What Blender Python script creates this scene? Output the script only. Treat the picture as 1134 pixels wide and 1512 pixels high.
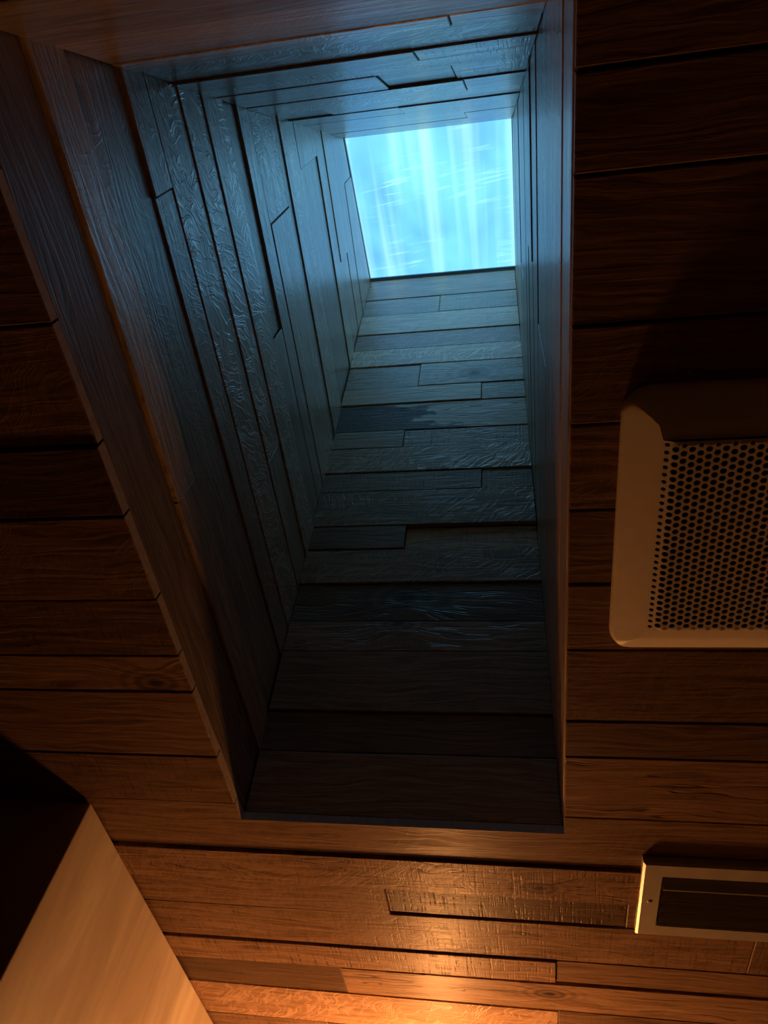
import bpy, bmesh, math, random
from mathutils import Matrix, Vector
random.seed(7)
scene = bpy.context.scene
for o in list(bpy.data.objects):
    bpy.data.objects.remove(o, do_unlink=True)
COL = scene.collection

# ------------------------------------------------------------------ camera
EYE = 1.67                       # eye height; heights below are given relative to it
F_PX = 1106.4
cam_d = bpy.data.cameras.new('camera')
cam = bpy.data.objects.new('camera', cam_d); COL.objects.link(cam)
cam_d.sensor_fit = 'VERTICAL'; cam_d.sensor_height = 36.0
cam_d.lens = F_PX / 1512.0 * 36.0
cam_d.clip_start = 0.01
R = Matrix(((0.98372526, 0.12380179, 0.13022187),
            (-0.02909256, 0.82492892, -0.56448728),
            (-0.17730832, 0.55151191, 0.81510513)))   # world -> (right, down, forward)
M = Matrix((R[0], -R[1], -R[2])).transposed().to_4x4()
M.translation = Vector((0, 0, EYE))
cam.matrix_world = M
scene.camera = cam

# ------------------------------------------------------------------ world, exposure
world = bpy.data.worlds.new('sky'); scene.world = world; world.use_nodes = True
bg = world.node_tree.nodes['Background']
bg.inputs['Color'].default_value = (0.30, 0.62, 0.88, 1)
bg.inputs['Strength'].default_value = 2.2
vs = scene.view_settings
vs.view_transform = 'Standard'; vs.look = 'None'; vs.gamma = 1.0
vs.use_curve_mapping = False; vs.exposure = 0.0
cy = scene.cycles
cy.use_denoising = True
cy.use_adaptive_sampling = True; cy.adaptive_threshold = 0.03
cy.max_bounces = 7; cy.diffuse_bounces = 5; cy.glossy_bounces = 3; cy.transparent_max_bounces = 8
cy.caustics_reflective = False; cy.caustics_refractive = False
cy.sample_clamp_indirect = 4.0
LAMP_POS = (-0.22, 1.95, 0.432)    # relative to the eye: the bulb of the wall sconce
LAMP_COL = (1.0, 0.38, 0.105)
LAMP_POWER = 142.0

# ------------------------------------------------------------------ geometry of the place (relative to the eye)
HC = 0.68                        # ceiling face
XL, XR0 = -0.4585, 0.0525        # shaft opening, x
RLEAN = 0.0242                   # right shaft wall leans in
YN0, NS = 1.0582, -0.1894        # near shaft wall: y = YN0 + NS*(z-HC)
YF0, FS = -0.0478, 0.2035        # far shaft wall
TP = 0.014                       # board thickness
def xr(z): return XR0 - RLEAN*(z-HC)
def yn(z): return YN0 + NS*(z-HC)
def yf(z): return YF0 + FS*(z-HC)
GF = (0.2851, 2.318)             # pane, far edge (y, z)
GN = (0.7270, 2.428)             # pane, near edge
def zg(y): return GF[1] + (GN[1]-GF[1])*(y-GF[0])/(GN[0]-GF[0])
RX0, RX1, RY0, RY1 = -2.0, 1.25, -1.35, 2.5     # the room
WX, WY = -0.712, 1.022           # corner of the pale wall

# ------------------------------------------------------------------ node helpers
def N(nt, typ, **kw):
    n = nt.nodes.new(typ)
    for k, v in kw.items():
        if k.startswith('i_'): n.inputs[k[2:].replace('_', ' ')].default_value = v
        else: setattr(n, k, v)
    return n
def math_(nt, op, a, b=None, c=None, clamp=False):
    n = nt.nodes.new('ShaderNodeMath'); n.operation = op; n.use_clamp = clamp
    for i, v in enumerate((a, b, c)):
        if v is None: continue
        if isinstance(v, (int, float)): n.inputs[i].default_value = v
        else: nt.links.new(v, n.inputs[i])
    return n.outputs[0]
def ramp(nt, fac, stops):
    n = nt.nodes.new('ShaderNodeValToRGB'); cr = n.color_ramp
    while len(cr.elements) < len(stops): cr.elements.new(0.5)
    for e, (p, c) in zip(cr.elements, stops):
        e.position = p; e.color = c if len(c) == 4 else (*c, 1)
    nt.links.new(fac, n.inputs[0]); return n.outputs[0]
def mixc(nt, fac, a, b, mode='MIX'):
    n = nt.nodes.new('ShaderNodeMix'); n.data_type = 'RGBA'; n.blend_type = mode
    for s, v in ((n.inputs[0], fac), (n.inputs[6], a), (n.inputs[7], b)):
        if isinstance(v, (int, float)): s.default_value = v
        elif isinstance(v, tuple): s.default_value = (*v, 1) if len(v) == 3 else v
        else: nt.links.new(v, s)
    return n.outputs[2]
def new_mat(name):
    m = bpy.data.materials.new(name); m.use_nodes = True
    nt = m.node_tree
    return m, nt, nt.nodes['Principled BSDF']
def simple(name, col, rough=0.6, metal=0.0, noise=0.0, scale=40.0, bump=0.0):
    m, nt, b = new_mat(name)
    b.inputs['Roughness'].default_value = rough; b.inputs['Metallic'].default_value = metal
    tc = N(nt, 'ShaderNodeTexCoord'); nz = N(nt, 'ShaderNodeTexNoise'); nz.inputs['Scale'].default_value = scale
    nz.inputs['Detail'].default_value = 4
    nt.links.new(tc.outputs['Object'], nz.inputs['Vector'])
    c = ramp(nt, nz.outputs[0], [(0.3, tuple(x*(1-noise) for x in col)), (0.7, tuple(min(1, x*(1+noise)) for x in col))])
    nt.links.new(c, b.inputs['Base Color'])
    if bump:
        bp = N(nt, 'ShaderNodeBump'); bp.inputs['Strength'].default_value = bump; bp.inputs['Distance'].default_value = 0.001
        nt.links.new(nz.outputs[0], bp.inputs['Height']); nt.links.new(bp.outputs[0], b.inputs['Normal'])
    return m

# ------------------------------------------------------------------ reclaimed oak, one material, per-board object properties
def oak():
    m, nt, b = new_mat('reclaimed_oak'); L = nt.links
    def at(name):
        a = N(nt, 'ShaderNodeAttribute'); a.attribute_type = 'OBJECT'; a.attribute_name = name
        return a.outputs['Fac']
    tint, hue, fleck, saw, seed = at('tint'), at('hue'), at('fleck'), at('saw'), at('seed')
    kx, ky, kr, stain, crack = at('knot_x'), at('knot_y'), at('knot_r'), at('stain'), at('crack')
    tc = N(nt, 'ShaderNodeTexCoord'); sp = N(nt, 'ShaderNodeSeparateXYZ'); L.new(tc.outputs['Object'], sp.inputs[0])
    x, y, z = sp.outputs
    # knot: distance, pull of the grain around it
    dx = math_(nt, 'MULTIPLY', math_(nt, 'SUBTRACT', x, kx), 0.55)
    dy = math_(nt, 'SUBTRACT', y, ky)
    d2 = math_(nt, 'ADD', math_(nt, 'MULTIPLY', dx, dx), math_(nt, 'MULTIPLY', dy, dy))
    kr2 = math_(nt, 'MULTIPLY', kr, kr)
    q = math_(nt, 'DIVIDE', d2, math_(nt, 'ADD', kr2, 1e-7))
    infl = math_(nt, 'EXPONENT', math_(nt, 'MULTIPLY', q, -0.5))
    infl = math_(nt, 'MULTIPLY', infl, math_(nt, 'GREATER_THAN', kr, 0.0005))
    core = math_(nt, 'EXPONENT', math_(nt, 'MULTIPLY', q, -5.0))
    core = math_(nt, 'MULTIPLY', core, math_(nt, 'GREATER_THAN', kr, 0.0005))
    yw = math_(nt, 'ADD', y, math_(nt, 'MULTIPLY', infl, math_(nt, 'MULTIPLY', dy, 1.6)))
    off = math_(nt, 'MULTIPLY', seed, 37.0)
    def vec(sx, sy, wobble=None, addx=0.0):
        c = N(nt, 'ShaderNodeCombineXYZ')
        xx = math_(nt, 'ADD', math_(nt, 'MULTIPLY', x, sx), off)
        yy = math_(nt, 'ADD', math_(nt, 'MULTIPLY', yw, sy), math_(nt, 'MULTIPLY', seed, 11.0))
        if wobble is not None: yy = math_(nt, 'ADD', yy, wobble)
        L.new(xx, c.inputs[0]); L.new(yy, c.inputs[1]); L.new(math_(nt, 'MULTIPLY', z, 30.0), c.inputs[2])
        return c.outputs[0]
    def noise(v, scale=1.0, detail=4.0, rough=0.55, dist=0.0):
        n = N(nt, 'ShaderNodeTexNoise'); n.inputs['Scale'].default_value = scale; n.inputs['Detail'].default_value = detail
        n.inputs['Roughness'].default_value = rough; n.inputs['Distortion'].default_value = dist
        L.new(v, n.inputs['Vector']); return n.outputs[0]
    broad = noise(vec(3.0, 14.0), 1.0, 3.0)                      # slow change along the board
    grain = noise(vec(7.0, 150.0, math_(nt, 'MULTIPLY', broad, 9.0)), 1.0, 5.0, 0.6)
    fine = noise(vec(40.0, 900.0), 1.0, 3.0, 0.6)
    pores = ramp(nt, noise(vec(55.0, 700.0), 1.0, 2.0), [(0.30, (0, 0, 0)), (0.42, (1, 1, 1))])
    # base colour
    base = ramp(nt, grain, [(0.33, (0.29, 0.205, 0.125)), (0.5, (0.57, 0.42, 0.275)), (0.66, (0.77, 0.60, 0.43))])
    base = mixc(nt, math_(nt, 'MULTIPLY', math_(nt, 'SUBTRACT', fine, 0.5), 0.9, clamp=True), base, (0.76, 0.54, 0.33))
    base = mixc(nt, math_(nt, 'MULTIPLY', math_(nt, 'SUBTRACT', 1.0, pores), 0.45), base, (0.10, 0.07, 0.05))
    # medullary ray fleck of quarter-sawn oak: short pale wavy strokes across the grain
    fv = N(nt, 'ShaderNodeCombineXYZ')
    bend = noise(vec(9.0, 10.0), 1.0, 2.0)
    L.new(math_(nt, 'ADD', math_(nt, 'MULTIPLY', x, 58.0), math_(nt, 'ADD', off, math_(nt, 'ADD', math_(nt, 'MULTIPLY', bend, 7.0), math_(nt, 'MULTIPLY', yw, -34.0)))), fv.inputs[0])
    L.new(math_(nt, 'ADD', math_(nt, 'MULTIPLY', yw, 13.0), math_(nt, 'MULTIPLY', seed, 5.0)), fv.inputs[1])
    fn = noise(fv.outputs[0], 1.0, 2.0, 0.5, 0.5)
    ridge = math_(nt, 'SUBTRACT', 1.0, math_(nt, 'MULTIPLY', math_(nt, 'ABSOLUTE', math_(nt, 'SUBTRACT', fn, 0.5)), 13.0), clamp=True)
    patch = ramp(nt, noise(vec(6.0, 16.0), 1.0, 2.0), [(0.30, (0, 0, 0)), (0.50, (1, 1, 1))])
    fl = math_(nt, 'MULTIPLY', math_(nt, 'MULTIPLY', math_(nt, 'POWER', ridge, 1.4), patch), fleck)
    base = mixc(nt, math_(nt, 'MULTIPLY', fl, 0.85, clamp=True), base, (0.92, 0.74, 0.53))
    # saw marks: fine dark lines across the board, broken up
    sn = N(nt, 'ShaderNodeCombineXYZ')
    L.new(math_(nt, 'ADD', math_(nt, 'MULTIPLY', x, 170.0), off), sn.inputs[0])
    L.new(math_(nt, 'MULTIPLY', y, 7.0), sn.inputs[1])
    sn1 = noise(sn.outputs[0], 1.0, 2.0, 0.6, 0.2)
    sm = ramp(nt, sn1, [(0.34, (1, 1, 1)), (0.5, (0, 0, 0))])
    sm = math_(nt, 'MULTIPLY', sm, ramp(nt, noise(vec(18.0, 60.0), 1.0, 3.0, 0.7), [(0.4, (0, 0, 0)), (0.6, (1, 1, 1))]))
    sm = math_(nt, 'MULTIPLY', sm, saw)
    base = mixc(nt, math_(nt, 'MULTIPLY', sm, 0.75), base, (0.11, 0.08, 0.06))
    # dark weathered stain at one end of a board (shape comes from noise and the board's own length)
    st = math_(nt, 'ADD', math_(nt, 'MULTIPLY', x, -6.0), math_(nt, 'MULTIPLY', math_(nt, 'SUBTRACT', noise(vec(10, 22), 1.0, 3.0), 0.5), 2.2))
    st = math_(nt, 'ADD', st, math_(nt, 'MULTIPLY', y, -9.0))
    st = ramp(nt, math_(nt, 'ADD', st, -0.05), [(0.0, (0, 0, 0)), (0.12, (1, 1, 1))])
    st = math_(nt, 'MULTIPLY', st, stain)
    stc = mixc(nt, ramp(nt, noise(vec(120, 260), 1.0, 3.0, 0.7), [(0.45, (0, 0, 0)), (0.62, (1, 1, 1))]), (0.03, 0.02, 0.016), (0.16, 0.11, 0.085))
    base = mixc(nt, math_(nt, 'MULTIPLY', st, 0.9), base, stc)
    # checks: long thin dark cracks
    ck = noise(vec(2.2, 46.0, math_(nt, 'MULTIPLY', broad, 4.0)), 1.0, 2.0, 0.5)
    ck = math_(nt, 'SUBTRACT', 1.0, math_(nt, 'MULTIPLY', math_(nt, 'ABSOLUTE', math_(nt, 'SUBTRACT', ck, 0.5)), 60.0), clamp=True)
    ck = math_(nt, 'MULTIPLY', math_(nt, 'MULTIPLY', ck, crack), ramp(nt, noise(vec(8.0, 20.0), 1.0, 1.0), [(0.45, (0, 0, 0)), (0.5, (1, 1, 1))]))
    base = mixc(nt, ck, base, (0.02, 0.014, 0.012))
    # knot
    ring = math_(nt, 'SINE', math_(nt, 'MULTIPLY', math_(nt, 'POWER', math_(nt, 'ADD', q, 0.02), 0.5), 11.0))
    base = mixc(nt, math_(nt, 'MULTIPLY', math_(nt, 'MULTIPLY', infl, math_(nt, 'MULTIPLY_ADD', ring, 0.5, 0.5)), 0.85), base, (0.10, 0.065, 0.05))
    kn = math_(nt, 'MULTIPLY', core, ramp(nt, noise(vec(60, 160), 1.0, 3.0, 0.7), [(0.3, (0.4, 0.4, 0.4)), (0.6, (1, 1, 1))]))
    base = mixc(nt, kn, base, (0.025, 0.017, 0.013))
    # per-board tone
    base = mixc(nt, hue, base, mixc(nt, 1.0, base, (1.08, 0.82, 0.74), 'MULTIPLY'))
    tn = N(nt, 'ShaderNodeCombineColor')
    tp = math_(nt, 'POWER', tint, 1.5)
    for i in range(3): L.new(tp, tn.inputs[i])
    base = mixc(nt, 1.0, base, tn.outputs[0], 'MULTIPLY')
    L.new(base, b.inputs['Base Color'])
    rg = math_(nt, 'SUBTRACT', math_(nt, 'MULTIPLY_ADD', grain, 0.16, 0.36), math_(nt, 'MULTIPLY', fl, 0.16))
    rg = math_(nt, 'ADD', rg, math_(nt, 'MULTIPLY', math_(nt, 'SUBTRACT', 0.65, at('gloss')), 0.14), clamp=True)
    L.new(rg, b.inputs['Roughness'])
    L.new(math_(nt, 'MULTIPLY_ADD', at('gloss'), 0.9, 0.06), b.inputs['Specular IOR Level'])
    b.inputs['Coat Weight'].default_value = 0.85; b.inputs['Coat Roughness'].default_value = 0.25; b.inputs['Coat IOR'].default_value = 1.6
    L.new(math_(nt, 'MULTIPLY', math_(nt, 'MULTIPLY_ADD', math_(nt, 'MAXIMUM', st, kn), -0.9, 1.0, clamp=True), at('gloss')), b.inputs['Coat Weight'])
    # relief
    hgt = math_(nt, 'MULTIPLY', grain, 0.75)
    hgt = math_(nt, 'ADD', hgt, math_(nt, 'MULTIPLY', broad, 1.2))
    hgt = math_(nt, 'ADD', hgt, math_(nt, 'MULTIPLY', fl, 0.36))
    hgt = math_(nt, 'SUBTRACT', hgt, math_(nt, 'MULTIPLY', sm, 0.55))
    hgt = math_(nt, 'SUBTRACT', hgt, math_(nt, 'MULTIPLY', ck, 0.9))
    bp = N(nt, 'ShaderNodeBump'); bp.inputs['Strength'].default_value = 0.8; bp.inputs['Distance'].default_value = 0.0016
    L.new(hgt, bp.inputs['Height']); L.new(bp.outputs[0], b.inputs['Normal']); L.new(bp.outputs[0], b.inputs['Coat Normal'])
    return m
OAK = oak()
CUT = simple('raw_cut_oak', (0.56, 0.46, 0.36), 0.6, 0, 0.15, 90)
DARK = simple('dark_backing', (0.02, 0.016, 0.014), 0.9)
WHITE = simple('cream_plastic', (0.90, 0.82, 0.72), 0.42, 0, 0.03, 60)
BLACK = simple('fan_interior', (0.012, 0.010, 0.009), 0.8)
ALU = simple('brushed_nickel', (0.60, 0.55, 0.48), 0.40, 0.25, 0.06, 30)
ALU_D = simple('dull_metal_blade', (0.42, 0.38, 0.32), 0.24, 0.8, 0.08, 30)
BRASS = simple('aged_brass', (0.45, 0.30, 0.12), 0.35, 0.9, 0.06)
PAINT = simple('wall_paint', (0.15, 0.13, 0.11), 0.8, 0, 0.05, 6)
FLOORM = simple('floor_stone', (0.08, 0.07, 0.06), 0.6, 0, 0.15, 5)

def plaster():
    m, nt, b = new_mat('streaked_limestone'); L = nt.links
    tc = N(nt, 'ShaderNodeTexCoord'); mp = N(nt, 'ShaderNodeMapping')
    mp.inputs['Rotation'].default_value = (math.radians(-14), 0, 0)
    mp.inputs['Scale'].default_value = (3.0, 9.0, 1.6)
    L.new(tc.outputs['Object'], mp.inputs[0])
    n1 = N(nt, 'ShaderNodeTexNoise'); n1.inputs['Scale'].default_value = 1.0; n1.inputs['Detail'].default_value = 6; n1.inputs['Distortion'].default_value = 0.6
    L.new(mp.outputs[0], n1.inputs['Vector'])
    n2 = N(nt, 'ShaderNodeTexNoise'); n2.inputs['Scale'].default_value = 2.6; n2.inputs['Detail'].default_value = 3
    L.new(tc.outputs['Object'], n2.inputs['Vector'])
    c = ramp(nt, n1.outputs[0], [(0.34, (0.36, 0.28, 0.20)), (0.48, (0.54, 0.45, 0.36)), (0.57, (0.70, 0.62, 0.50)), (0.70, (0.48, 0.39, 0.29))])
    c = mixc(nt, 0.35, c, ramp(nt, n2.outputs[0], [(0.35, (0.42, 0.33, 0.26)), (0.65, (0.62, 0.55, 0.44))]))
    L.new(c, b.inputs['Base Color']); b.inputs['Roughness'].default_value = 0.55
    return m
STONE = plaster()

def pane_mat():
    m, nt, b = new_mat('streaked_skylight_glazing'); L = nt.links
    nt.nodes.remove(b); out = nt.nodes['Material Output']
    tc = N(nt, 'ShaderNodeTexCoord'); sp = N(nt, 'ShaderNodeSeparateXYZ'); L.new(tc.outputs['Object'], sp.inputs[0])
    x, y, _ = sp.outputs
    def nz(sx, sy, detail, dist, slope=0.0, o=0.0):
        c = N(nt, 'ShaderNodeCombineXYZ')
        L.new(math_(nt, 'MULTIPLY_ADD', x, sx, o), c.inputs[0])
        L.new(math_(nt, 'MULTIPLY', math_(nt, 'ADD', y, math_(nt, 'MULTIPLY', x, slope)), sy), c.inputs[1])
        n = N(nt, 'ShaderNodeTexNoise'); n.inputs['Scale'].default_value = 1; n.inputs['Detail'].default_value = detail
        n.inputs['Distortion'].default_value = dist; L.new(c.outputs[0], n.inputs['Vector']); return n.outputs[0]
    big = nz(5, 4, 2, 0.3, 0, 3.1)
    band = nz(17, 0.7, 2, 0.05, 0, 1.7)                # vertical wiped bands
    streak = nz(7, 75, 4, 0.4, 0.12, 8.3)              # curved wispy strokes
    where = nz(6, 7, 2, 0.2, 0, 21.0)
    g = ramp(nt, big, [(0.35, (0.27, 0.46, 0.72)), (0.65, (0.42, 0.70, 0.80))])
    g = mixc(nt, ramp(nt, band, [(0.47, (0, 0, 0)), (0.72, (0.75, 0.75, 0.75))]), g, (0.95, 0.92, 0.78))
    s = math_(nt, 'MULTIPLY', ramp(nt, streak, [(0.54, (0, 0, 0)), (0.70, (1, 1, 1))]), ramp(nt, where, [(0.46, (0, 0, 0)), (0.64, (1, 1, 1))]))
    g = mixc(nt, math_(nt, 'MULTIPLY', s, 0.7), g, (0.85, 0.95, 0.93))
    # specks of dirt
    v = N(nt, 'ShaderNodeTexVoronoi'); v.inputs['Scale'].default_value = 26; L.new(tc.outputs['Object'], v.inputs['Vector'])
    sc = N(nt, 'ShaderNodeSeparateColor'); L.new(v.outputs['Color'], sc.inputs[0])
    dot = math_(nt, 'MULTIPLY', math_(nt, 'LESS_THAN', v.outputs['Distance'], math_(nt, 'MULTIPLY', sc.outputs[1], 0.09)), math_(nt, 'GREATER_THAN', sc.outputs[0], 0.86))
    g = mixc(nt, math_(nt, 'MULTIPLY', dot, 0.7), g, (0.15, 0.2, 0.25))
    tr = N(nt, 'ShaderNodeBsdfTransparent'); L.new(g, tr.inputs[0])
    gl = N(nt, 'ShaderNodeBsdfGlossy'); gl.inputs['Roughness'].default_value = 0.15
    lw = N(nt, 'ShaderNodeFresnel'); lw.inputs['IOR'].default_value = 1.3
    mx = N(nt, 'ShaderNodeMixShader'); L.new(math_(nt, 'MULTIPLY', lw.outputs[0], 0.6), mx.inputs[0])
    L.new(tr.outputs[0], mx.inputs[1]); L.new(gl.outputs[0], mx.inputs[2]); L.new(mx.outputs[0], out.inputs[0])
    return m
PANE = pane_mat()

def bulb_mat():
    m, nt, b = new_mat('warm_bulb'); L = nt.links
    nt.nodes.remove(b); e = N(nt, 'ShaderNodeEmission')
    e.inputs['Color'].default_value = (*LAMP_COL, 1); e.inputs['Strength'].default_value = LAMP_POWER
    L.new(e.outputs[0], nt.nodes['Material Output'].inputs[0]); return m

# ------------------------------------------------------------------ object helpers
def link(name, me, mat, parent=None, mw=None):
    o = bpy.data.objects.new(name, me); COL.objects.link(o)
    if mat is not None and not me.materials: me.materials.append(mat)
    if parent is not None:
        o.parent = parent
    if mw is not None:
        o.matrix_local = (parent.matrix_world.inverted() @ mw) if parent is not None else mw
    return o
def mesh(name, verts, faces):
    me = bpy.data.meshes.new(name); me.from_pydata([tuple(v) for v in verts], [], faces); me.update(); return me
def boxes_mesh(name, boxes):
    vs_, fs_ = [], []
    for (x0, y0, z0, x1, y1, z1) in boxes:
        k = len(vs_)
        vs_ += [(x, y, z) for z in (z0, z1) for y in (y0, y1) for x in (x0, x1)]
        fs_ += [tuple(k+i for i in f) for f in ((0, 2, 3, 1), (4, 5, 7, 6), (0, 1, 5, 4), (2, 6, 7, 3), (0, 4, 6, 2), (1, 3, 7, 5))]
    return mesh(name, vs_, fs_)
def bevel(me, w, seg=2, ang=0.6):
    bm = bmesh.new(); bm.from_mesh(me)
    ed = [e for e in bm.edges if len(e.link_faces) == 2 and e.calc_face_angle(0) > ang]
    bmesh.ops.bevel(bm, geom=ed, offset=w, segments=seg, affect='EDGES', profile=0.6)
    bm.to_mesh(me); bm.free()
def struct(name, me, mat, label):
    o = link(name, me, mat); o['kind'] = 'structure'; o['label'] = label; o['category'] = 'structure'
    return o
def empty(name, loc, label, cat):
    o = bpy.data.objects.new(name, None); COL.objects.link(o); o.location = loc
    o.empty_display_size = 0.05; o['label'] = label; o['category'] = cat
    bpy.context.view_layer.update()
    return o
Z = Vector((0, 0, EYE))

# ------------------------------------------------------------------ boards
SEED = [0]
def board_props(o, tint=1.0, hue=0.0, fleck=0.0, saw=0.0, knot=None, stain=0.0, crack=0.0, gloss=0.65):
    SEED[0] += 1
    o['tint'] = float(tint); o['hue'] = float(hue); o['fleck'] = float(fleck); o['saw'] = float(saw)
    o['seed'] = (SEED[0]*0.6180339) % 1.0*9.0 + 0.3
    k = knot or (0.0, 0.0, 0.0)
    o['knot_x'], o['knot_y'], o['knot_r'] = (float(v) for v in k)
    o['stain'] = float(stain); o['crack'] = float(crack); o['gloss'] = float(gloss)
def board(parent, frame, quad, proud=0.0, wob=0.0006, gap=0.0011, name='plank', thick=TP, **kw):
    """frame: (origin, u, v, n) of the wall plane in world space; quad: (u,v) bottom-left, bottom-right,
    top-right, top-left.  Board lies on the plane, its face 'proud' of it."""
    O, U, V, Nn = frame
    if parent.name in ('wall_shaft_far', 'wall_shaft_right'): proud *= .5
    bl, br, tr, tl = [Vector(q) for q in quad]
    c = (bl+br+tr+tl)/4
    n = 4; ch = 0.0013
    def edge(a, b, s):                 # points along an edge with a slight wander
        out = []
        for i in range(n+1):
            p = a.lerp(b, i/n)
            p = p + Vector((0, s*(gap + random.random()*wob)))
            out.append(p)
        return out
    eu = 0.0004
    bot = edge(bl+Vector((eu, 0)), br-Vector((eu, 0)), 1.0)
    top = edge(tl+Vector((eu, 0)), tr-Vector((eu, 0)), -1.0)
    loop = bot + top[::-1]; m = len(loop)
    cen = c
    vs_ = []
    inset = []
    for i, p in enumerate(loop):
        du = ch if i in (0, m-1) else (-ch if i in (n, n+1) else 0)
        dv = ch if i <= n else -ch
        inset.append(p + Vector((du, dv)))
    for p in inset: vs_.append((p.x-c.x, p.y-c.y, proud))
    for p in loop: vs_.append((p.x-c.x, p.y-c.y, proud-ch))
    for p in loop: vs_.append((p.x-c.x, p.y-c.y, -thick))
    fs_ = []
    for i in range(n):
        fs_.append((i, i+1, m-2-i, m-1-i))
    for k in (0, 1):
        for i in range(m):
            j = (i+1) % m
            fs_.append((k*m+j, k*m+i, (k+1)*m+i, (k+1)*m+j))
    me = mesh('plank', vs_, fs_)
    mw = Matrix((U, V, Nn)).transposed().to_4x4(); mw.translation = O + U*c.x + V*c.y
    o = link(name, me, OAK, parent, mw)
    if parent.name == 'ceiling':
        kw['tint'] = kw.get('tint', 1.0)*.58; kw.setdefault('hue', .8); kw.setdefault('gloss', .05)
        me.materials.append(CUT)
        for f in me.polygons:
            if abs(f.normal.x) > .9: f.material_index = 1
    board_props(o, **kw)
    return o
def rnd(a, b): return random.uniform(a, b)

# ------------------------------------------------------------------ ceiling
hole = (XL-0.02, YF0-0.02, XR0+0.02, YN0+0.02)
zt = EYE+HC+TP
ceiling = struct('ceiling', boxes_mesh('ceiling', [
    (RX0, RY0, zt, hole[0], RY1, zt+0.03), (hole[2], RY0, zt, RX1, RY1, zt+0.03),
    (hole[0], RY0, zt, hole[2], hole[1], zt+0.03), (hole[0], hole[3], zt, hole[2], RY1, zt+0.03)]), DARK,
    'dark oak plank ceiling around the skylight shaft')
CF = (Vector((0, 0, EYE+HC)), Vector((1, 0, 0)), Vector((0, -1, 0)), Vector((0, 0, -1)))
def crow(x0, x1, y0, y1, proud=None, **kw):
    """one ceiling board between x0..x1, y0..y1 (world), v = -y"""
    kw.setdefault('tint', rnd(0.8, 1.1)); kw.setdefault('fleck', random.choice((0, 0, .15, .35)))
    kw.setdefault('saw', random.choice((0, 0, .3, .6)))
    if proud is None: proud = rnd(-0.0007, 0.0007)
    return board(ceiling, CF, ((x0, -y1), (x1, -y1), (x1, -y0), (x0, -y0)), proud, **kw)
# rows left of the opening
ly = [-1.35, -1.2, -1.08, -.93, -.80, -.66, -.54, -.40, -.29, -.17, -.0478]
for a, b_ in zip(ly, ly[1:]):
    xs = [RX0, rnd(-.9, -.5), rnd(.2, .6), RX1]
    for p, q_ in zip(xs, xs[1:]): crow(p, q_, a, b_)
left = [(-.0478, .075, .9), (.075, .219, .85), (.219, .359, 1.0), (.359, .454, .62), (.454, .584, .95), (.584, .685, .85),
        (.685, .756, 1.15), (.756, .897, 1.0), (.897, 1.013, .92)]
for i, (a, b_, t) in enumerate(left):
    kn = None
    if i == 6: kn = (0.475, -0.018, 0.022)
    if i == 2: kn = (0.42, 0.03, 0.012)
    if i == 4: kn = (0.59, -0.03, 0.010)
    xm = rnd(-1.25, -1.05)
    crow(RX0, xm, a, b_, tint=t*0.95)
    o = crow(xm, XL, a, b_, tint=t, knot=(kn[0]-(0.475 if i == 6 else 0) + (XL-xm)/2 - (0.05 if i == 6 else .14), kn[1], kn[2]) if kn else None,
             proud=0.003 if i in (3, 4) else None, gap=0.0015 if i in (3, 4) else 0.0011)
right = [(-.0478, .056, .9), (.056, .132, .8), (.132, .261, .9), (.261, .363, .8), (.363, .466, .9), (.466, .569, .85), (.569, .672, .9),
         (.672, .801, .8), (.801, .874, .75), (.874, 1.012, 1.1)]
for i, (a, b_, t) in enumerate(right):
    xm = rnd(.55, .95)
    crow(XR0, xm, a, b_, tint=t, crack=.8 if i == 9 else 0, saw=0)
    crow(xm, RX1, a, b_, tint=t*.95)
# the board notched around the near end of the opening
def notched(y0, y1, x0, x1, tint):
    p = 0.0; zf, zb = p, -TP
    X = [x0, XL, XR0, x1]; g = .0005
    out = [(x0, y0+g), (XL, y0+g), (XL, YN0-.004), (XR0, YN0-.004), (XR0, y0+g), (x1, y0+g), (x1, y1-.003), (x0, y1-.0045)]
    cx_, cy_ = (x0+x1)/2, (y0+y1)/2
    vs_ = [(x-cx_, -(y-cy_), zf) for x, y in out] + [(x-cx_, -(y-cy_), zb) for x, y in out]
    m = len(out)
    extra = [(XL-cx_, -((y1-.004)-cy_), zf), (XR0-cx_, -((y1-.0035)-cy_), zf)]
    vs_ += extra; e0, e1 = 2*m, 2*m+1
    fs_ = [(0, 7, e0, 2, 1), (2, e0, e1, 3), (3, e1, 6, 5, 4)]
    order = [0, 1, 2, 3, 4, 5, 6, 7]
    for i in range(m):
        j = (i+1) % m
        fs_.append((order[i], order[j], order[j]+m, order[i]+m))
    me = mesh('plank', vs_, fs_)
    bm = bmesh.new(); bm.from_mesh(me); bmesh.ops.recalc_face_normals(bm, faces=bm.faces); bm.to_mesh(me); bm.free()
    mw = Matrix((CF[1], CF[2], CF[3])).transposed().to_4x4(); mw.translation = Vector((cx_, cy_, EYE+HC))
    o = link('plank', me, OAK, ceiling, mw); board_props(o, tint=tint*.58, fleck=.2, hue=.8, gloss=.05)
    me.materials.append(CUT)
    for f in me.polygons:
        if abs(f.normal.z) < .5: f.material_index = 1
    return o
notched(1.0125, 1.139, -1.2, .42, 1.0)
crow(.42, RX1, 1.0125, 1.139); crow(RX0, -1.2, 1.0125, 1.139)
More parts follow.
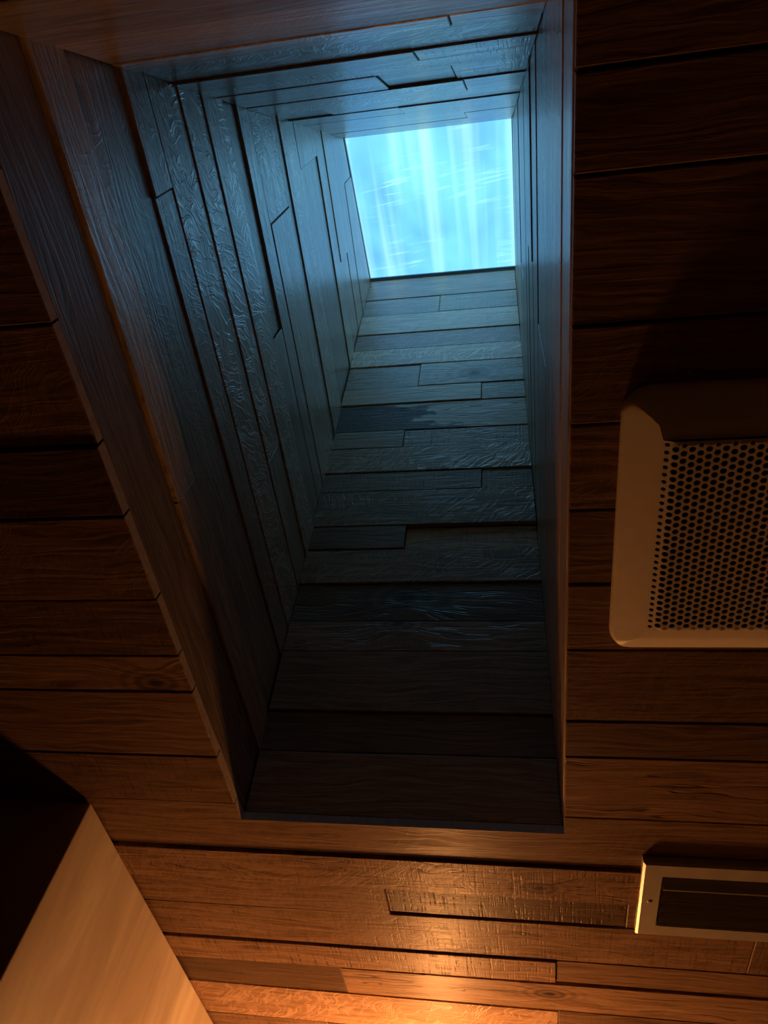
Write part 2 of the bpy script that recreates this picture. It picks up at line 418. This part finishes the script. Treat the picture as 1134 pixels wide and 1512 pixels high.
# rows between the opening and the camera's lower edge
crow(WX-.02, .33, 1.139, 1.2355, tint=1.12, fleck=.45, knot=(.215, -.012, .02), wob=.0035, gap=.001, crack=.5, proud=.0045)
crow(.33, RX1, 1.139, 1.2355, tint=.9)
crow(WX-.02, -.245, 1.2355, 1.325, tint=1.0)
crow(-.245, .155, 1.2355, 1.314, tint=.66, saw=1.0, proud=-.002, fleck=.2, wob=.0012)
crow(.155, RX1, 1.2355, 1.314, tint=.85)
board(ceiling, CF, ((WX-.02, -1.447), (.36, -1.440), (.36, -1.315), (WX-.02, -1.326)), -.001, tint=1.0, fleck=.3, saw=.5, crack=.35, gap=.001)
crow(.36, RX1, 1.314, 1.44, tint=.85)
board(ceiling, CF, ((WX-.02, -1.535), (.042, -1.521), (.042, -1.441), (WX-.02, -1.449)), .0025, tint=1.12, saw=1.0, fleck=.1, gap=.0018)
board(ceiling, CF, ((.042, -1.521), (RX1, -1.521), (RX1, -1.441), (.042, -1.441)), -.001, tint=.95)
board(ceiling, CF, ((WX-.02, -1.640), (-.370, -1.638), (-.370, -1.531), (WX-.02, -1.537)), -.001, tint=.60, fleck=.1)
board(ceiling, CF, ((-.370, -1.634), (.72, -1.630), (.72, -1.521), (-.370, -1.531)), .001, tint=1.12, knot=(-.145, .012, .020), crack=.7)
crow(.72, RX1, 1.521, 1.632)
crow(WX-.02, .047, 1.639, 1.785, tint=1.25, fleck=1.0, proud=.0)
crow(.047, RX1, 1.632, 1.785, tint=.75)
crow(WX-.02, -.44, 1.785, 1.9, tint=.95); crow(-.44, .4, 1.785, 1.9, tint=.7); crow(.4, RX1, 1.785, 1.9)
for a, b_ in ((1.9, 2.01), (2.01, 2.14), (2.14, 2.24), (2.24, RY1)):
    xm = rnd(-.1, .6); crow(WX-.02, xm, a, b_); crow(xm, RX1, a, b_)

# ------------------------------------------------------------------ skylight shaft
Z0 = HC+TP                       # the lining starts above the ceiling boards
def frame_of(kind):
    if kind == 'near': O = Vector((0, YN0, EYE+HC)); U = Vector((1, 0, 0)); V = Vector((0, NS, 1)).normalized()
    if kind == 'far':  O = Vector((0, YF0, EYE+HC)); U = Vector((-1, 0, 0)); V = Vector((0, FS, 1)).normalized()
    if kind == 'left': O = Vector((XL, 0, EYE+HC)); U = Vector((0, 1, 0)); V = Vector((0, 0, 1))
    if kind == 'right': O = Vector((XR0, 0, EYE+HC)); U = Vector((0, -1, 0)); V = Vector((-RLEAN, 0, 1)).normalized()
    return (O, U, V, U.cross(V))
KV = {'near': math.sqrt(1+NS*NS), 'far': math.sqrt(1+FS*FS), 'left': 1.0, 'right': math.sqrt(1+RLEAN**2)}
def backing(name, kind, label):
    t = TP+0.001
    if kind in ('near', 'far'):
        f = yn if kind == 'near' else yf; s = 1 if kind == 'near' else -1
        zt_ = (GN if kind == 'near' else GF)[1] + .02
        pts = []
        for d in (t, t+.02):
            pts += [(XL-.04, f(Z0)+s*d, Z0), (XR0+.04, f(Z0)+s*d, Z0), (XR0+.04, f(zt_)+s*d, zt_), (XL-.04, f(zt_)+s*d, zt_)]
    else:
        s = -1 if kind == 'left' else 1
        g = (lambda z: XL) if kind == 'left' else xr
        pts = []
        for d in (t, t+.02):
            pts += [(g(Z0)+s*d, yf(Z0)-.015, Z0), (g(Z0)+s*d, yn(Z0)+.015, Z0), (g(GN[1])+s*d, GN[0]+.015, GN[1]+.02), (g(GF[1])+s*d, GF[0]-.015, GF[1]+.02)]
    pts = [(x, y, z+EYE) for x, y, z in pts]
    me = mesh(name, pts, [(0, 1, 2, 3), (7, 6, 5, 4), (0, 4, 5, 1), (1, 5, 6, 2), (2, 6, 7, 3), (3, 7, 4, 0)])
    bm = bmesh.new(); bm.from_mesh(me); bmesh.ops.recalc_face_normals(bm, faces=bm.faces); bm.to_mesh(me); bm.free()
    return struct(name, me, DARK, label)
sh = {k: backing('wall_shaft_'+k, k, l) for k, l in (
    ('near', 'sloping oak boarded end wall of the skylight shaft below the pane'),
    ('far', 'oak boarded end wall of the skylight shaft above the pane'),
    ('left', 'wide oak boarded side wall of the skylight shaft with flecked boards'),
    ('right', 'steep oak boarded side wall of the skylight shaft next to the fan'))}
FR = {k: frame_of(k) for k in sh}
def eb(kind, x0, x1, za0, za1, zb0=None, zb1=None, **kw):
    """end-wall board, world x0..x1; z at x0/x1 of the lower and the upper edge"""
    if zb0 is None: zb0, zb1 = za1, za1; za1 = za0
    k = KV[kind]
    f = lambda z: (z-HC)*k
    if kind == 'near': q = ((x0, f(za0)), (x1, f(za1)), (x1, f(zb1)), (x0, f(zb0)))
    else: q = ((-x1, f(za1)), (-x0, f(za0)), (-x0, f(zb0)), (-x1, f(zb1)))
    return board(sh[kind], FR[kind], q, **kw)
def end_row(kind, z0, z1, cuts=(), props=None, proud=None):
    xs0 = [XL+.0003] + list(cuts) + [None]
    for i in range(len(xs0)-1):
        a = xs0[i]; b_ = xs0[i+1]
        p = dict(props[i]) if props else {}
        p.setdefault('tint', rnd(.85, 1.1)); p.setdefault('proud', rnd(-.003, .002) if proud is None else proud)
        if b_ is None:
            k = KV[kind]; f = lambda z: (z-HC)*k
            if kind == 'near': q = ((a, f(z0)), (xr(z0)-.0003, f(z0)), (xr(z1)-.0003, f(z1)), (a, f(z1)))
            else: q = ((-xr(z0)+.0003, f(z0)), (-a, f(z0)), (-a, f(z1)), (-xr(z1)+.0003, f(z1)))
            board(sh[kind], FR[kind], q, **p)
        else:
            eb(kind, a, b_, z0, z1, **p)
D = dict
near = [  # z low, z high, joints, props (boards listed left to right)
 (Z0, .803, (), [D(tint=.92, proud=-.001)]),
 (.803, .879, (), [D(tint=.62, proud=-.003)]),
 (.879, 1.005, (), [D(tint=.82, fleck=.2, proud=.001)]),
 (1.005, 1.075, (), [D(tint=.95, saw=.3, knot=(-.03, .03, .022), crack=.4, proud=-.001)]),
 (1.075, 1.169, (), [D(tint=.60, knot=(-.02, .012, .036), crack=.5, proud=-.004)]),
 (1.169, 1.261, (), [D(tint=.88, fleck=.75, proud=.0)]),
 (1.261, 1.329, (-.244,), [D(tint=.70, proud=.001), D(tint=1.25, saw=.7, crack=1.0, proud=-.009, gap=.0022)]),
 (1.329, 1.439, (), [D(tint=.82, fleck=.85, proud=.001)]),
 (1.439, 1.503, (-.082,), [D(tint=.85, saw=.8, proud=-.001), D(tint=.85, saw=.9, proud=-.003)]),
 (1.503, 1.591, (), [D(tint=.98, fleck=1.3, proud=.001)]),
 (1.591, 1.658, (-.276,), [D(tint=.95, proud=.0), D(tint=1.0, saw=1.0, crack=.4, proud=-.003)]),
 (1.658, 1.766, (), [D(tint=1.15, stain=1.0, crack=.8, proud=-.002)]),
 (1.766, 1.837, (-.087,), [D(tint=1.25, proud=.001), D(tint=1.0, saw=.6, proud=-.001)]),
 (1.837, 1.938, (-.256,), [D(tint=.95, fleck=.3, proud=-.002), D(tint=1.0, fleck=.3, knot=(.01, -.008, .030), proud=.001)]),
 (1.938, 2.022, (), [D(tint=1.28, fleck=.9, proud=.001)]),
 (2.022, 2.103, (), [D(tint=.78, hue=1.0, fleck=.5, proud=-.001)]),
 (2.103, 2.208, (), [D(tint=1.2, fleck=.3, proud=.001)]),
 (2.208, 2.303, (-.221,), [D(tint=.85, saw=.4, proud=-.001), D(tint=.85, saw=.5, proud=.0)]),
 (2.303, 2.427, (), [D(tint=.82, hue=.6, proud=.0)]),
]
for z0, z1, cuts, pr in near: end_row('near', z0, z1, cuts, pr)
far = [
 (Z0, .85, (), [D(tint=.53, proud=.002, gloss=.3)]),  # shade put into the tint: this row and the next darkened against lamp light
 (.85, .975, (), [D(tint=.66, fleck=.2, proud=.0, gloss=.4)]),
 (.975, 1.032, (-.06,), [D(tint=.95, fleck=.5, proud=.002), D(tint=.9, proud=.001)]),
 (1.032, 1.148, (), [D(tint=.85, fleck=.8, proud=-.004)]),
 (1.148, 1.225, (-.12,), [D(tint=.95, proud=.003), D(tint=.9, saw=1.0, proud=.001)]),
 (1.225, 1.31, (), [D(tint=.9, saw=.8, fleck=.3, proud=.0)]),
 (1.31, 1.46, (-.198, -.082), [D(tint=1.05, fleck=.5, proud=.002), D(tint=.6, proud=-.006), D(tint=.8, saw=.8, proud=-.003)]),
 (1.46, 1.61, (-.072,), [D(tint=1.05, fleck=.9, proud=.004, wob=.004), D(tint=.95, proud=.002)]),
 (1.61, 1.74, (-.36,), [D(tint=.7, proud=-.006), D(tint=1.05, fleck=.6, proud=-.002)]),
 (1.74, 1.86, (-.223,), [D(tint=1.0, proud=.001), D(tint=1.05, fleck=.4, proud=.003)]),
 (1.86, 2.0, (), [D(tint=1.05, saw=.3, proud=.001)]),
 (2.0, 2.14, (-.1,), [D(tint=1.0, proud=-.001), D(tint=1.1, fleck=.5, proud=.002)]),
 (2.14, 2.312, (), [D(tint=.98, proud=.0)]),
]
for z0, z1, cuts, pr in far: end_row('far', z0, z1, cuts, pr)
def side_row(kind, z0, z1, cuts=(), props=None, slant=.0, top=False):
    """side-wall boards; joints given as world y, from far to near"""
    k = KV[kind]; f = lambda z: (z-HC)*k
    e = TP*.7
    ys = [('f',)] + list(cuts) + [('n',)]
    def at(c, z, s):
        if c == ('f',): return yf(z)-e
        if c == ('n',): return yn(z)+e
        return c + s*slant
    for i in range(len(ys)-1):
        p = dict(props[i]) if props else {}
        p.setdefault('tint', rnd(.85, 1.1)); p.setdefault('proud', rnd(-.0025, .0025))
        a, b_ = ys[i], ys[i+1]
        if top:
            ya1, yb1 = at(a, zg(GF[0]), 1), at(b_, GN[1], 1)
            if a != ('f',): ya1 = a
            if b_ != ('n',): yb1 = b_
            za1, zb1 = zg(max(ya1, GF[0]))-.005, zg(min(yb1, GN[0]))-.005
        else:
            ya1, yb1, za1, zb1 = at(a, z1, 1), at(b_, z1, 1), z1, z1
        ya0, yb0 = at(a, z0, -1), at(b_, z0, -1)
        if kind == 'left': q = ((ya0, f(z0)), (yb0, f(z0)), (yb1, f(zb1)), (ya1, f(za1)))
        else: q = ((-yb0, f(z0)), (-ya0, f(z0)), (-ya1, f(za1)), (-yb1, f(zb1)))
        if kind == 'right': p.setdefault('gloss', .4)
        board(sh[kind], FR[kind], q, **p)
left_rows = [
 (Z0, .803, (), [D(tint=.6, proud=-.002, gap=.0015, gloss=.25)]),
 (.803, .874, (.52,), [D(tint=1.0, fleck=.3, proud=.002, gap=.0015, gloss=.8), D(tint=.9, proud=.0015)]),
 (.874, .997, (), [D(tint=.75, fleck=.3, proud=-.004, gap=.002)]),
 (.997, 1.061, (.166,), [D(tint=.95, fleck=.4, proud=.001), D(tint=.85, fleck=.5, saw=.3, proud=-.001)]),
 (1.061, 1.161, (), [D(tint=.95, fleck=1.4, proud=.0)]),
 (1.161, 1.244, (.67,), [D(tint=1.05, fleck=1.3, proud=.002, gap=.0012), D(tint=1.0, proud=.001)]),
 (1.244, 1.336, (), [D(tint=1.1, fleck=.9, proud=.004, gap=.0012)]),
 (1.336, 1.409, (.5,), [D(tint=.9, fleck=.3, proud=-.004, wob=.003), D(tint=.9, proud=.001)]),
 (1.409, 1.471, (), [D(tint=1.0, fleck=.4, proud=.001)]),
 (1.471, 1.625, (.315,), [D(tint=.85, fleck=.8, saw=.3, proud=.0), D(tint=1.15, fleck=.3, proud=.002)]),
 (1.625, 1.655, (), [D(tint=.95, proud=-.001)]),
 (1.655, 1.77, (), [D(tint=1.15, fleck=.5, proud=.002)]),
 (1.77, 1.95, (.27,), [D(tint=1.0, fleck=.3, proud=.002), D(tint=.85, hue=.3, proud=-.002)]),
 (1.95, 2.03, (), [D(tint=1.1, fleck=.3, proud=.001)]),
 (2.03, 2.135, (.55,), [D(tint=1.1, proud=.003), D(tint=.95, hue=.4, proud=-.001)]),
 (2.135, 2.235, (), [D(tint=.95, hue=.3, proud=.0)]),
]
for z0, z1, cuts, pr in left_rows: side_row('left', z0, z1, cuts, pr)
side_row('left', 2.235, None, (.39,), [D(tint=1.0, proud=-.001), D(tint=.95, hue=.3, proud=.001)], top=True)
right_rows = [
 (Z0, .779, (), [D(tint=1.0, proud=.001, gap=.002)]),
 (.779, .909, (), [D(tint=.95, fleck=.3, proud=.003)]),
 (.909, 1.025, (), [D(tint=1.0, saw=.4, proud=.002, gap=.0012)]),
 (1.025, 1.2, (.45,), [D(tint=1.05, fleck=.5, proud=-.001), D(tint=.95, saw=.3, proud=.002)]),
 (1.2, 1.29, (), [D(tint=1.05, saw=.5, proud=.002)]),
 (1.29, 1.366, (), [D(tint=.95, proud=-.002)]),
 (1.366, 1.5, (.4,), [D(tint=1.1, saw=.6, crack=.6, proud=.003), D(tint=.95, proud=-.001)]),
 (1.5, 1.594, (), [D(tint=1.0, proud=.001)]),
 (1.594, 1.75, (), [D(tint=1.05, saw=.5, proud=.002, crack=.5)]),
 (1.75, 1.89, (.55,), [D(tint=1.0, proud=-.001), D(tint=.95, proud=.002)]),
 (1.89, 2.05, (), [D(tint=1.1, fleck=.4, proud=.002)]),
 (2.05, 2.2, (), [D(tint=1.0, proud=-.001)]),
]
for z0, z1, cuts, pr in right_rows: side_row('right', z0, z1, cuts, pr)
side_row('right', 2.2, None, (), [D(tint=1.0, proud=.0)], top=True)

# ------------------------------------------------------------------ skylight window
ang = math.atan2(GN[1]-GF[1], GN[0]-GF[0])
gl = math.hypot(GN[1]-GF[1], GN[0]-GF[0])
gc = Vector(((XL+xr(2.37))/2, (GF[0]+GN[0])/2, (GF[1]+GN[1])/2+EYE))
gw = xr(2.37)-XL
wm = Matrix.Translation(gc) @ Matrix.Rotation(ang, 4, 'X')
W = bpy.data.objects.new('window_1', None); COL.objects.link(W); W.matrix_world = wm
W['kind'] = 'structure'; W['label'] = 'bright tilted skylight window at the top of the boarded shaft'; W['category'] = 'window'
bpy.context.view_layer.update()
ALUW = simple('pale_window_frame', (0.45, 0.47, 0.47), 0.5)
hw, hl = gw/2, gl/2
def wpart(name, boxes, mat, bev=.0012):
    me = boxes_mesh(name, boxes); bevel(me, bev, 1)
    o = link(name, me, mat, W); return o
wpart('frame_bar', [(-hw-.06, hl-.003, .002, hw+.06, hl+.06, .017)], ALUW)
wpart('frame_bar', [(-hw-.06, -hl-.06, .002, hw+.06, -hl+.001, .017)], ALUW)
wpart('frame_bar', [(-hw-.06, -hl+.001, .002, -hw+.001, hl-.003, .017)], ALUW)
wpart('frame_bar', [(hw-.001, -hl+.001, .002, hw+.06, hl-.003, .017)], ALUW)
wpart('glazing_gasket', [(-hw+.001, hl-.0060, .0025, hw-.001, hl-.003, .0095)], simple('gasket', (.05, .09, .10), .5))
link('pane', boxes_mesh('pane', [(-hw+.001, -hl+.001, .010, hw-.001, hl-.003, .014)]), PANE, W)
# keep the pane a single optical layer: only its lower face tints
pm = W.children[-1].data
pm.materials.clear(); pm.materials.append(PANE)
clear = bpy.data.materials.new('clear_face'); clear.use_nodes = True
cnt = clear.node_tree; cnt.nodes.remove(cnt.nodes['Principled BSDF'])
ct = N(cnt, 'ShaderNodeBsdfTransparent'); cnt.links.new(ct.outputs[0], cnt.nodes['Material Output'].inputs[0])
pm.materials.append(clear)
for f in pm.polygons: f.material_index = 0 if f.normal.z < -.9 else 1
# sampling portal for the daylight through the skylight (gives off no light itself)
pl = bpy.data.lights.new('skylight_portal', 'AREA'); pl.shape = 'RECTANGLE'; pl.size = gw+.02; pl.size_y = gl+.02
pl.cycles.is_portal = True
po = bpy.data.objects.new('skylight_portal', pl); COL.objects.link(po)
po.matrix_world = wm @ Matrix.Translation((0, 0, .05))

# ------------------------------------------------------------------ room shell
zc = EYE+HC+TP
struct('floor', boxes_mesh('floor', [(RX0, RY0, -.05, RX1, RY1, 0)]), FLOORM, 'dark stone floor of the room')
struct('wall_near', boxes_mesh('wall_near', [(WX, RY1, 0, RX1, RY1+.1, zc)]), PAINT, 'painted wall behind the warm lamp')
struct('wall_far', boxes_mesh('wall_far', [(RX0, RY0-.1, 0, RX1, RY0, zc)]), PAINT, 'painted wall at the dark end of the room')
struct('wall_right', boxes_mesh('wall_right', [(RX1, RY0, 0, RX1+.1, RY1, zc)]), PAINT, 'painted wall beyond the fan')
struct('wall_alcove', boxes_mesh('wall_alcove', [(RX0-.1, RY0, 0, RX0, WY, zc)]), PAINT, 'painted wall of the dark alcove')
me = boxes_mesh('wall_left', [(RX0, WY, 0, WX, RY1, EYE+HC-.003)]); bevel(me, .003, 2)
struct('wall_left', me, STONE, 'pale streaked stone wall with a sharp corner meeting the ceiling boards')

# ------------------------------------------------------------------ exhaust fan cover
FX0, FX1, FY0, FY1 = .1005, .4375, .3225, .6595
fz = EYE+HC
fan = empty('exhaust_fan', ((FX0+FX1)/2, (FY0+FY1)/2, fz), 'square cream exhaust fan cover with round corners and perforated grille on the ceiling', 'fan')
FH = (FX1-FX0)/2
RC = .028
def fan_d(x, y):
    """distance inside the rounded-square rim"""
    ax, ay = abs(x)-(FH-RC), abs(y)-(FH-RC)
    return -(math.hypot(max(ax, 0), max(ay, 0)) + min(max(ax, ay), 0) - RC)
def fan_z(x, y):
    # four sloping sides rising from a lip to a flat middle (soft pyramid)
    d = FH - max(abs(x), abs(y)); dr = fan_d(x, y); d = min(d, dr+.004)
    lip, depth, run = .008, .031, .050
    t = max(0.0, min(1.0, d/run)); s = t*(1-.18*t)/.82
    return -(lip + (depth-lip)*s)
# outer shell: rings of a rounded square, going in to the grille field
GHX = .132; GHY = .121
def ring(inset, nseg=10):
    pts = []
    h = FH-inset; r = max(RC-inset, .0008)
    for cxs, cys, a0 in ((1, 1, 0), (-1, 1, 90), (-1, -1, 180), (1, -1, 270)):
        for i in range(nseg+1):
            a = math.radians(a0+90*i/nseg)
            pts.append(((cxs*(h-r))+r*math.cos(a), (cys*(h-r))+r*math.sin(a)))
    return pts
rings = [(0, 0.0), (0, -.006), (.0006, -.0075), (.002, None), (.005, None), (.010, None), (.016, None), (.024, None), (.032, None)]
vs_, fs_ = [], []
for ins, zz in rings:
    for x, y in ring(ins): vs_.append((x, y, zz if zz is not None else fan_z(x, y)))
nr = len(ring(0))
for k in range(len(rings)-1):
    for i in range(nr):
        j = (i+1) % nr
        fs_.append((k*nr+i, (k+1)*nr+i, (k+1)*nr+j, k*nr+j))
# last loop: rectangle of the grille field, matched point by point
k = len(rings)-1; base = len(vs_)
for x, y in ring(.032):
    sx = GHX/(FH-.032); sy = GHY/(FH-.032)
    xx, yy = x*sx, y*sy
    if abs(abs(x)-(FH-.032)) < 1e-3: xx = math.copysign(GHX, x)
    if abs(abs(y)-(FH-.032)) < 1e-3: yy = math.copysign(GHY, y)
    vs_.append((xx, yy, fan_z(xx, yy)))
for i in range(nr):
    j = (i+1) % nr; fs_.append((k*nr+i, base+i, base+j, k*nr+j))
me = mesh('cover', vs_, fs_)
for p in me.polygons: p.use_smooth = True
cov = link('cover', me, WHITE, fan)
# perforated field: staggered round holes
PX, PY, HR = .0076, .0083, .0032
ncol = int(round(2*GHX/PX)); PX = 2*GHX/ncol
nrow = int(round(2*GHY/PY)); PY = 2*GHY/nrow
vs_, fs_ = [], []
def pv(x, y): vs_.append((x, y, fan_z(x, y)-.0001)); return len(vs_)-1
for c in range(ncol):
    cx_ = -GHX+(c+.5)*PX
    if c % 2 == 0: cells = [(-GHY+(r+.5)*PY) for r in range(nrow)]
    else:
        cells = [(-GHY+(r+1)*PY) for r in range(nrow-1)]
        for y0, y1 in ((-GHY, -GHY+PY/2), (GHY-PY/2, GHY)):
            fs_.append(tuple(pv(*p) for p in ((cx_-PX/2, y0), (cx_+PX/2, y0), (cx_+PX/2, y1), (cx_-PX/2, y1))))
    for yy in cells:
        edge_d = min(GHX-abs(cx_), GHY-abs(yy))
        hr = HR*(.72 if edge_d < PX*.8 else 1.0)
        outer, inner = [], []
        nh = 12
        for i in range(nh):
            a = 2*math.pi*i/nh + math.pi/4
            ca, sa = math.cos(a), math.sin(a)
            t = 1/max(abs(ca), abs(sa))
            outer.append(pv(cx_+ca*t*PX/2, yy+sa*t*PY/2)); inner.append(pv(cx_+hr*ca, yy+hr*sa))
        for i in range(nh):
            j = (i+1) % nh; fs_.append((outer[i], outer[j], inner[j], inner[i]))
me = mesh('grille', vs_, fs_)
bm = bmesh.new(); bm.from_mesh(me)
bmesh.ops.remove_doubles(bm, verts=bm.verts, dist=1e-5)
for f in bm.faces:
    if f.normal.z > 0: f.normal_flip()
bm.to_mesh(me); bm.free()
gr = link('grille', me, WHITE, fan)
sm_ = gr.modifiers.new('thickness', 'SOLIDIFY'); sm_.thickness = .0014; sm_.offset = -1
gr['label'] = 'perforated grille with staggered round holes'
hb = FH-.018
hous = link('housing', boxes_mesh('housing', [(-hb, -hb, -.0045, hb, hb, -.0015)]), BLACK, fan)

# ------------------------------------------------------------------ ceiling register
QX0, QX1, QY0, QY1 = .168, .520, 1.100, 1.306
reg = empty('air_register', ((QX0+QX1)/2, (QY0+QY1)/2, fz), 'brushed metal ceiling air register with horizontal louver blades', 'vent')
qx, qy = (QX1-QX0)/2, (QY1-QY0)/2
ox, oy = qx-.031, qy-.0345
FD = .013
def fr(name):
    prof = [(0, 0, 0.0), (0, 0, -.010), (.0035, .0035, -FD), (.029, .0325, -FD), (.031, .0345, -FD+.0016), (.031, .0345, -.001)]
    vs_, fs_ = [], []
    for ix, iy, zz in prof:
        vs_ += [(-qx+ix, -qy+iy, zz), (qx-ix, -qy+iy, zz), (qx-ix, qy-iy, zz), (-qx+ix, qy-iy, zz)]
    for k in range(len(prof)-1):
        for i in range(4):
            j = (i+1) % 4; fs_.append((k*4+i, (k+1)*4+i, (k+1)*4+j, k*4+j))
    return mesh(name, vs_, fs_)
fme = fr('frame'); link('frame', fme, ALU, reg)
link('duct_plate', boxes_mesh('duct_plate', [(-ox, -oy, -.0018, ox, oy, -.0008)]), BLACK, reg)
# damper teeth glimpsed behind the first blade
for i in range(12):
    tx = -ox+.012+i*.0235
    link('damper_tooth', boxes_mesh('damper_tooth', [(tx, -oy+.001, -.0050, tx+.012, -oy+.006, -.0018)]), ALU_D, reg)
cyr = (QY0+QY1)/2
blade_me = None
for ye in (1.1675, 1.2025, 1.2365, 1.2695):
    if blade_me is None:
        pr = []
        for i in range(6):
            t = i/5
            pr.append((-.033*t, -.0125+.0095*(t**1.35)))
        vs_, fs_ = [], []
        bead = [(.0, -.0125), (.0004, -.0142), (.0018, -.0148), (.0030, -.0140), (.0033, -.0124), (.0024, -.0110), (.0008, -.0106)]
        line = pr[::-1] + bead[1:] + [(p[0], p[1]+.0012) for p in pr[1:]]
        for y, zz in line: vs_ += [(-ox+.002, y, zz), (ox-.002, y, zz)]
        nl = len(line)
        for i in range(nl):
            j = (i+1) % nl; fs_.append((2*i, 2*i+1, 2*j+1, 2*j))
        fs_.append(tuple(2*i for i in range(nl))[::-1]); fs_.append(tuple(2*i+1 for i in range(nl)))
        blade_me = mesh('louver', vs_, fs_)
        bm = bmesh.new(); bm.from_mesh(blade_me); bmesh.ops.recalc_face_normals(bm, faces=bm.faces); bm.to_mesh(blade_me); bm.free()
    o = link('louver', blade_me, ALU_D, reg); o.location = (0, ye-cyr, 0)
def lathe(name, prof, n=16):
    vs_, fs_ = [], []
    for r, zz in prof:
        for i in range(n): vs_.append((r*math.cos(2*math.pi*i/n), r*math.sin(2*math.pi*i/n), zz))
    for k in range(len(prof)-1):
        for i in range(n):
            j = (i+1) % n; fs_.append((k*n+i, k*n+j, (k+1)*n+j, (k+1)*n+i))
    fs_.append(tuple(range(n))[::-1]); fs_.append(tuple((len(prof)-1)*n+i for i in range(n)))
    me = mesh(name, vs_, fs_)
    bm = bmesh.new(); bm.from_mesh(me); bmesh.ops.recalc_face_normals(bm, faces=bm.faces); bm.to_mesh(me); bm.free()
    return me
sme = lathe('screw', [(.0034, -FD+.0002), (.0034, -FD-.0004), (.0024, -FD-.0014), (.0008, -FD-.0017)])
for sx in (-1, 1):
    o = link('screw', sme, ALU, reg); o.location = (sx*(qx-.0155), 0, 0)

# ------------------------------------------------------------------ warm wall sconce just out of the picture
lx, ly_, lz = LAMP_POS; lz += EYE
sc_ = empty('wall_sconce', (lx, RY1, lz-.10), 'brass wall sconce with a bare warm bulb', 'lamp')
def sub(name, me, mat, mw): 
    o = link(name, me, mat, sc_); o.matrix_local = sc_.matrix_world.inverted() @ mw; return o
sub('backplate', lathe('backplate', [(.05, 0), (.05, .008), (.042, .014), (.0, .0142)], 24), BRASS,
    Matrix.Translation((lx, RY1, lz-.10)) @ Matrix.Rotation(math.radians(90), 4, 'X'))
arm = boxes_mesh('arm', [(-.006, ly_-.006, -.006, .006, RY1-.012, .006)]); bevel(arm, .004, 2)
sub('arm', arm, BRASS, Matrix.Translation((lx, 0, lz-.10)))
sub('socket', lathe('socket', [(.010, -.10), (.018, -.09), (.020, -.055), (.015, -.05)], 20), BRASS, Matrix.Translation((lx, ly_, lz)))
bp_ = [(.0135, -.06), (.02, -.055)]
for i in range(9):
    a = math.radians(-60+i*18.5); bp_.append((max(.060*math.cos(a), .0005), .060*math.sin(a)))
bulb = lathe('bulb', bp_, 20)
for p in bulb.polygons: p.use_smooth = True
sub('bulb', bulb, bulb_mat(), Matrix.Translation((lx, ly_, lz)))
